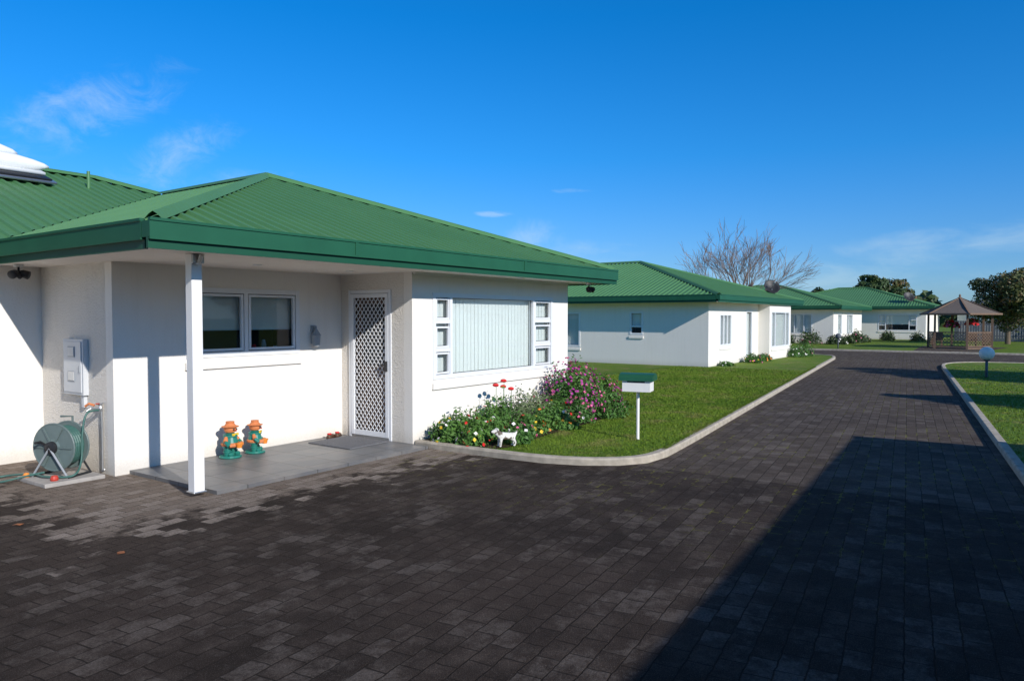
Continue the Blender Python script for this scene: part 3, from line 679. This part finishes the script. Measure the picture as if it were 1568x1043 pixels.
def dogstatue(x,y,ang,s):
    nodes={'pel':(-.13,0,.16,.055),'mid':(-.03,0,.165,.06),'che':(.08,0,.17,.062),'neck':(.13,0,.215,.042),'head':(.165,0,.26,.045),'muz':(.22,0,.25,.024),'nose':(.25,0,.247,.016),
    'tail':(-.19,0,.2,.018),'tail2':(-.22,0,.26,.01)}
    ed=[('pel','mid'),('mid','che'),('che','neck'),('neck','head'),('head','muz'),('muz','nose'),('pel','tail'),('tail','tail2')]
    for sg,n_ in ((-1,'r'),(1,'l')):
        nodes['sh'+n_]=(.09,sg*.04,.13,.03);nodes['kn'+n_]=(.095,sg*.045,.07,.02);nodes['pf'+n_]=(.10,sg*.045,.014,.018);nodes['pt'+n_]=(.125,sg*.045,.012,.016)
        ed+= [('che','sh'+n_),('sh'+n_,'kn'+n_),('kn'+n_,'pf'+n_),('pf'+n_,'pt'+n_)]
        nodes['hi'+n_]=(-.12,sg*.04,.115,.038);nodes['hk'+n_]=(-.165,sg*.045,.06,.018);nodes['hp'+n_]=(-.15,sg*.045,.014,.016);nodes['ht'+n_]=(-.12,sg*.045,.012,.016)
        ed+= [('pel','hi'+n_),('hi'+n_,'hk'+n_),('hk'+n_,'hp'+n_),('hp'+n_,'ht'+n_)]
        nodes['er'+n_]=(.15,sg*.04,.295,.014);nodes['eq'+n_]=(.148,sg*.06,.265,.008)
        ed+= [('head','er'+n_),('er'+n_,'eq'+n_)]
    ks=list(nodes); ca,sa=math.cos(ang),math.sin(ang)
    V=[(x+(nodes[k][0]*ca-nodes[k][1]*sa)*s,y+(nodes[k][0]*sa+nodes[k][1]*ca)*s,Z+nodes[k][2]*s) for k in ks]
    me=bpy.data.meshes.new('dog_ornament'); me.from_pydata(V,[(ks.index(a),ks.index(b)) for a,b in ed],[]); o=bpy.data.objects.new('dog_ornament',me); scene.collection.objects.link(o)
    sk=o.modifiers.new('skin','SKIN'); 
    for i,k in enumerate(ks): me.skin_vertices[0].data[i].radius=(nodes[k][3]*s,)*2
    me.skin_vertices[0].data[ks.index('pel')].use_root=True
    ss=o.modifiers.new('sub','SUBSURF'); ss.levels=2; ss.render_levels=2
    m,t,b,co=newmat('statue_glaze'); col=t.mix(t.ramp(t.noise(co,9,2),.52,.58),(.70,.67,.62),(.10,.07,.05)); t.put(b.inputs['Base Color'],col); b.inputs['Roughness'].default_value=.5
    me.materials.append(m)
dogstatue(7.66,5.55,R(150),.8)
# ---------------------------------------------------------------- neighbours
H2=simple_house(23.4,34.2,8.3,21.2,2.27,.30,.6,[('S',25.1,26.3,.75,1.86,(25.5,25.9)),('W',11.32,11.82,1.14,1.94,(),[(11.37,11.77,1.42)],'roller'),('W',13.9,15.2,.65,1.92,(14.5,)),('S',28.0,28.7,.02,2.0,(),(),'curtain')])
bay=MB(); bw=MB()
wall(bay,'x',8.45,-1,29.5,32.6,2.27,[(29.75,32.35,.55,1.98)]); bay.box((29.5,8.6,-.05),(29.65,8.9,2.27),'wall'); bay.box((32.45,8.6,-.05),(32.6,8.9,2.27),'wall')
window(bw,'x',8.45,-1,29.75,32.35,.55,1.98,(30.3,31.8)); bay.obj('bay_walls',H2); bw.obj('bay_window',H2)
def dish(x,y,z,rr,par,d=(-.6,-.5,.5)):
    m=MB(); m.tube([(x,y,z-.4),(x,y,z)],.025,'steel',8)
    m.lathe((x,y,z+.1),[(.02,-.10),(rr*.4,-.085),(rr*.75,-.04),(rr,.03),(rr*.97,.035),(rr*.7,-.03),(rr*.3,-.07),(.01,-.08)],'black',20,d)
    v=Vector(d).normalized(); m.tube([(x,y,z),Vector((x,y,z+.1))+v*rr*.9],.012,'steel',6); m.lathe(Vector((x,y,z+.1))+v*rr*.9,[(.03,-.04),(.04,0),(.03,.04)],'grey',10,v); m.obj('satellite_dish',par,True)
dish(33.1,9.4,3.0,.36,H2)
vp=MB(); vp.tube([(33.2,12.5,2.7),(33.2,12.5,3.45)],.05,'plastic',10); vp.lathe((33.2,12.5,3.45),[(.05,0),(.11,.02),(.1,.1),(.03,.14)],'plastic',14); vp.obj('roof_vent',H2)
H3=simple_house(49.3,60.0,9.7,22,2.25,.30,.6,[('W',11.6,13.2,.7,1.95,(12.1,12.7)),('W',13.7,14.8,.7,1.95,()),('S',51.2,52.4,.6,1.95,()),('S',54,56,.6,1.95,(54.7,))])
H3b=simple_house(43.6,49.1,13.2,22,2.2,.28,.55,[('W',14.3,16.2,.7,1.9,(14.9,15.6),(),'curtain'),('S',45.2,47.4,.6,1.9,(45.9,46.7),(),'roller')])
H4=simple_house(61.5,72.5,5.8,19,2.35,.30,.6,[('W',7.0,9.6,.75,1.95,(7.5,9.1),[(7.05,7.5,1.15),(7.05,7.5,1.55),(9.1,9.55,1.15),(9.1,9.55,1.55)],'roller'),('W',11.2,12.8,.75,1.95,(12,))])
dish(62.6,7.6,3.2,.42,H4)
H5=simple_house(70,80,-16,5.6,2.35,.30,.6,[('W',-.5,2.5,.6,1.95,(.2,1.7)),('W',3.4,4.4,.6,1.95),('W',-6,-4,.6,1.95,(-5,))],g='fence',f='fence',rk='roofgrey')
HO=simple_house(-13,10.05,-13,-3.68,2.36,.35,.6,[('N',-8,-5.5,.9,2.08,(-7.4,-6.1)),('N',0,1.8,.9,2.08,(.9,)),('N',5,8,.9,2.08,(5.5,7.5)),('E',-9,-7,.9,2.08,(-8,))])
HO.rotation_euler=(0,0,R(3.6))
# ---------------------------------------------------------------- gazebo
G=empty('gazebo'); gm=MB(); gx,gy=46.6,3.2; n=6; rr=1.55
cor=[(gx+rr*math.cos(math.pi*2*i/n+.3),gy+rr*math.sin(math.pi*2*i/n+.3)) for i in range(n)]
gm.add([(x,y,.14) for x,y in cor]+[(x,y,.0) for x,y in cor],[tuple(range(6))]+[(i,(i+1)%6,6+(i+1)%6,6+i) for i in range(6)],'wood')
for i,(x,y) in enumerate(cor):
    gm.box((x-.05,y-.05,.05),(x+.05,y+.05,2.0),'wood')
    x2,y2=cor[(i+1)%6]
    gm.beam((x,y,1.93),(x2,y2,1.93),.06,.12,'wood')
    if i in (0,5): continue
    gm.beam((x,y,.95),(x2,y2,.95),.06,.05,'wood'); gm.beam((x,y,.22),(x2,y2,.22),.05,.05,'wood')
    L_=math.hypot(x2-x,y2-y); N=9
    for j in range(-6,N+1):
        for sg in (1,-1):
            pts=[]
            for t in np.linspace(0,1,25):
                zz=.22+(t*L_*sg)+ (j*L_/N if sg>0 else (j+6)*L_/N)
                if .22<=zz<=.95: pts.append((t,zz))
            if len(pts)>1:
                (t0,z_0),(t1,z_1)=pts[0],pts[-1]
                gm.beam((x+(x2-x)*t0,y+(y2-y)*t0,z_0),(x+(x2-x)*t1,y+(y2-y)*t1,z_1),.02,.02,'wood')
gm.obj('frame',G)
gr=MB(); eo=[(gx+2.0*math.cos(math.pi*2*i/n+.3),gy+2.0*math.sin(math.pi*2*i/n+.3),1.92) for i in range(n)]
lev=[(1,1.92),(.62,2.22),(.30,2.52),(.06,2.78)]
vs=[]
for f_,zz in lev: vs+=[(gx+(e[0]-gx)*f_,gy+(e[1]-gy)*f_,zz) for e in eo]
fs=[]
for a in range(3):
    for i in range(6): fs.append((a*6+i,a*6+(i+1)%6,a*6+6+(i+1)%6,a*6+6+i))
gr.add(vs,fs,'shingle')
for i in range(6): gr.beam(eo[i],(gx,gy,2.82),.07,.05,'wood'); gr.beam(eo[i],eo[(i+1)%6],.04,.09,'wood')
gr.lathe((gx,gy,2.76),[(.10,0),(.12,.05),(.04,.1),(.06,.16),(.02,.25)],'wood',10); gr.obj('roof',G)
leaves(46.2,2.6,1.35,.3,.3,300,.05,['f_red'],60,.06,'hanging_basket','leaf',parent=G)
leaves(47.0,3.6,1.2,.35,.35,200,.05,['f_red','f_pink'],60,.07,'hanging_basket','leaf',parent=G)
bn=MB()
for y in (2.4,4.0): bn.box((gx-.2,y-.02,.45),(gx+.25,y+.5,.5),'wood'); bn.box((gx+.2,y-.02,.5),(gx+.25,y+.5,.95),'wood'); [bn.box((gx+a_,y+b2,.14),(gx+a_+.05,y+b2+.05,.45),'wood') for a_ in (-.18,.18) for b2 in (0,.42)]
bn.obj('seats',G)
gl=MB(); gl.tube([(24.3,1.0,.05),(24.3,1.0,.56)],.035,'fence',12); gl.lathe((24.3,1.0,.54),[(.06,0),(.09,.02),(.09,.04)],'fence',14)
M['globe']=simple('opal_globe',(.80,.78,.74),.6,.04,6,.2)
gl.lathe((24.3,1.0,.74),[(.19*math.sin(math.pi*i/12)+.001,-.19*math.cos(math.pi*i/12)) for i in range(13)],'globe',24); gl.obj('globe_garden_light',smooth=True)
gl=MB(); gl.tube([(41.9,8.4,.05),(41.9,8.4,.60)],.03,'fence',10); gl.lathe((41.9,8.4,.74),[(.15*math.sin(math.pi*i/10)+.001,-.15*math.cos(math.pi*i/10)) for i in range(11)],'fence',16); gl.obj('globe_garden_light',smooth=True)
fn=MB()
y=-22
while y<4.5:
    fn.box((61,y,.05),(61.03,y+.14,1.5),'fence'); y+=.155
for z in (.4,1.2): fn.box((61.03,-22,z),(61.08,4.5,z+.08),'fence')
fn.obj('paling_fence')
# ---------------------------------------------------------------- trees
def grow(mb,p,d,L,r_,lev,k,spread=.5,minr=.006,tips=None,up=.12,kids=(3,4)):
    steps=4 if lev>1 else 3; pts=[p]; rs=[r_]; dd=Vector(d)
    for i in range(steps):
        dd=(dd+Vector((random.gauss(0,.10),random.gauss(0,.10),random.gauss(0,.06)+up*.3))).normalized(); pts.append(pts[-1]+dd*L/steps); rs.append(r_*(1-.42*(i+1)/steps))
    mb.tube(pts,rs,k,8 if r_>.06 else (5 if r_>.02 else 3))
    if lev==0:
        if tips is not None: tips.append(pts[-1])
        return
    for j in range(random.randint(*kids)):
        t=random.uniform(.35,1); i=min(int(t*steps),steps-1); b=pts[i].lerp(pts[i+1],t*steps-i) if j else pts[-1]
        a=Vector((random.gauss(0,1),random.gauss(0,1),random.gauss(0,.5))); a=(a-dd*a.dot(dd)).normalized()
        nd=(dd+a*random.uniform(spread*.6,spread*1.4)+Vector((0,0,up))).normalized()
        grow(mb,b,nd,L*random.uniform(.6,.82),max(rs[-1]*random.uniform(.55,.8),minr),lev-1,k,spread,minr,tips,up,kids)
random.seed(33)
bt=MB(); p0=Vector((42.0,13.55,0))
bt.tube([p0,p0+Vector((0,0,.9)),p0+Vector((.05,0,1.9))],[.26,.2,.17],'barkp',10)
for a in range(9):
    an=a*math.pi*2/9+.3; tl=random.uniform(.7,1.2) if a%2 else random.uniform(.2,.6)
    grow(bt,p0+Vector((.03,0,1.5+.05*a)),Vector((math.cos(an)*tl,math.sin(an)*tl,1)).normalized(),2.0,.085,4,'barkp',.5,.009,None,.11,kids=(3,4))
bt.obj('bare_tree')
def leafy(name,x,y,h,rad,leaf,n,size,trunk=.2,base=.25,squash=.8,seed=1,ncl=26):
    random.seed(seed); T=empty(name); t=MB(); p=Vector((x,y,0)); tips=[]
    t.tube([p,p+Vector((0,0,h*base))],[trunk,trunk*.8],'bark',10)
    for a in range(6):
        an=a*1.05; grow(t,p+Vector((0,0,h*base*.9)),Vector((math.cos(an)*.7,math.sin(an)*.7,1)).normalized(),h*.3,trunk*.5,2,'bark',.6,.015,tips,.05)
    t.obj('trunk_and_limbs',T)
    cs=[]
    for i in range(ncl):
        u=Vector((random.gauss(0,1),random.gauss(0,1),random.gauss(0,1))).normalized()*random.uniform(.45,1)
        cs.append((x+u.x*rad*.8,y+u.y*rad*.8,h*base+(h*(1-base))*(.5+.42*u.z*squash/.8),random.uniform(.2,.4)*rad))
    C=np.array(cs); idx=rng.integers(0,len(C),n); u=rng.normal(size=(n,3)); u/=np.linalg.norm(u,axis=1)[:,None]
    rr_=rng.uniform(.3,1,n)**.5; P=C[idx,:3]+u*(rr_*C[idx,3])[:,None]*np.array([1,1,.75])
    d_=u+rng.normal(0,.6,(n,3)); d_/=np.linalg.norm(d_,axis=1)[:,None]; tt=np.cross(d_,rng.normal(size=(n,3))); tt/=np.linalg.norm(tt,axis=1)[:,None]; b=np.cross(d_,tt)
    s_=rng.uniform(.6,1.4,n)[:,None]*size; V=np.stack([P-tt*s_,P-b*s_*.5,P+tt*s_,P+b*s_*.5],1).reshape(-1,3)
    trimesh('foliage',V,np.arange(4*n).reshape(-1,4),[leaf],None,T); return T
leafy('broadleaf_tree',55.5,1.2,4.8,2.6,'leafo',16000,.09,.16,.22,seed=3,ncl=34)
leafy('broadleaf_tree',62.5,-4.0,5.5,3.0,'leafd',12000,.12,.2,.2,seed=9)
leafy('evergreen_tree',98,15.5,7.0,3.4,'leafd',9000,.22,.3,.2,seed=4)
leafy('evergreen_tree',92,20.5,5.6,2.0,'leafd',5000,.2,.25,.2,seed=5)
leafy('broadleaf_tree',105,14.0,7.0,2.6,'leafo',3500,.2,.25,.2,seed=8)
leafy('broadleaf_tree',23.4,-6.6,6.2,2.6,'leafo',16000,.10,.2,.25,seed=6,ncl=40)
leafy('broadleaf_tree',16.2,-6.5,4.6,1.7,'leafo',9000,.10,.2,.3,seed=7,ncl=24)
n=26000; az=rng.uniform(R(-35),R(75),n); dd=rng.uniform(150,190,n); hh_=3.2+1.6*np.sin(az*23)+1.4*np.sin(az*61+1)+.9*np.sin(az*140)
P=np.stack([np.cos(az)*dd,np.sin(az)*dd,rng.uniform(0,1,n)*np.maximum(hh_,1.2)],1)
tt=rng.normal(size=(n,3)); tt/=np.linalg.norm(tt,axis=1)[:,None]; b=np.cross(tt,rng.normal(size=(n,3))); b/=np.linalg.norm(b,axis=1)[:,None]
s_=rng.uniform(.4,1,n)[:,None]; V=np.stack([P-tt*s_,P-b*s_*.7,P+tt*s_,P+b*s_*.7],1).reshape(-1,3)
trimesh('distant_trees',V,np.arange(4*n).reshape(-1,4),['leafd'])
# ---------------------------------------------------------------- world
W=bpy.data.worlds.new('World'); scene.world=W; W.use_nodes=True; t=NT(W.node_tree); bg=W.node_tree.nodes['Background']
sky=t.node('ShaderNodeTexSky',sky_type='NISHITA'); sky.sun_disc=False; sky.sun_elevation=R(26); sky.sun_rotation=R(195.5); sky.air_density=1.0; sky.dust_density=.2; sky.ozone_density=3.0
tc=t.node('ShaderNodeTexCoord'); dv=tc.outputs['Generated']; sp=t.node('ShaderNodeSeparateXYZ'); t.l.new(dv,sp.inputs[0])
AZ=t.M('ARCTAN2',sp.outputs[1],sp.outputs[0]); EL=t.M('ARCSINE',sp.outputs[2])
cr=t.node('ShaderNodeValToRGB'); t.put(cr.inputs[0],t.M('MULTIPLY',EL,1/R(40),clamp=True))
els=cr.color_ramp.elements; els[0].position=0; els[0].color=(.26,.40,.66,1); els[1].position=1; els[1].color=(.34,.44,.58,1)
for pos,cc in ((.12,(.21,.42,.72)),(.3,(.08,.45,.80)),(.55,(.02,.46,.84)),(.72,(.03,.48,.84))):
    e_=els.new(pos); e_.color=(*cc,1)
skc=t.mix(1.0,sky.outputs[0],cr.outputs[0],'MULTIPLY')
skn=t.node('ShaderNodeVectorMath',operation='SCALE'); t.l.new(skc,skn.inputs[0]); skn.inputs['Scale'].default_value=1.72
cv=t.node('ShaderNodeCombineXYZ'); t.l.new(AZ,cv.inputs[0]); t.l.new(EL,cv.inputs[1])
nA=t.noise(t.mapping(cv.outputs[0],(1,1.7,1),(0,0,R(-25))),16,7,.68,.8)
nB=t.noise(t.mapping(cv.outputs[0],(1,3.0,1)),11,5,.6,.4)
def cloud(a,e,sa,se,rot,nz_,lo,hi,amt):
    mr=t.mapping(t.mapping(cv.outputs[0],(1,1,1),(0,0,0),(-R(a),-R(e),0)),(1/R(sa),1/R(sa),1),(0,0,R(rot)))
    s2=t.node('ShaderNodeSeparateXYZ'); t.l.new(mr,s2.inputs[0]); k=sa/se
    yy=t.M('MULTIPLY',s2.outputs[1],k)
    q=t.M('ADD',t.M('MULTIPLY',s2.outputs[0],s2.outputs[0]),t.M('MULTIPLY',yy,yy))
    mk=t.M('EXPONENT',t.M('MULTIPLY',q,-.5))
    return t.M('MULTIPLY',t.ramp(t.M('MULTIPLY',nz_,mk),lo,hi),amt)
cl=[cloud(65.5,13.6,6.5,2.2,25,nA,.26,.78,.42),cloud(60,11.4,5,1.8,30,nA,.26,.78,.40),cloud(55.5,9.6,4.5,1.2,5,nA,.28,.75,.3),cloud(33.7,6.2,2.2,1.4,10,nA,.22,.66,.34),cloud(29.5,5.0,4,1.2,5,nB,.26,.7,.28),
cloud(36.9,8.0,1.8,.28,0,nB,.3,.62,.42),cloud(31.8,9.7,2.4,.24,0,nB,.3,.65,.35),cloud(3,5.0,12,1.3,4,nB,.28,.7,.33),cloud(14,2.6,16,1.4,0,nB,.26,.7,.32)]
tot=cl[0]
for c2 in cl[1:]: tot=t.M('ADD',tot,c2,clamp=True)
col=t.mix(tot,skn.outputs[0],(5.4,6.9,7.7)); t.l.new(col,bg.inputs[0]); bg.inputs[1].default_value=.112
W.cycles.sampling_method='MANUAL'; W.cycles.sample_map_resolution=512
sd=bpy.data.lights.new('sun','SUN'); sd.energy=4.6; sd.angle=R(.5); sd.color=(1,.965,.91); so=bpy.data.objects.new('sun',sd); scene.collection.objects.link(so)
e=R(26); so.rotation_euler=Vector((.267*math.cos(e),.964*math.cos(e),-math.sin(e))).to_track_quat('-Z','Y').to_euler()
cd=bpy.data.cameras.new('camera'); cd.lens=25.7; cd.sensor_width=36; cd.clip_end=3000; co=bpy.data.objects.new('camera',cd); scene.collection.objects.link(co)
co.location=(0,0,1.75); co.rotation_euler=(math.pi/2-.0317,0,-math.atan2(.815,.579)); scene.camera=co
scene.view_settings.view_transform='Standard'; scene.view_settings.look='None'; scene.view_settings.exposure=0
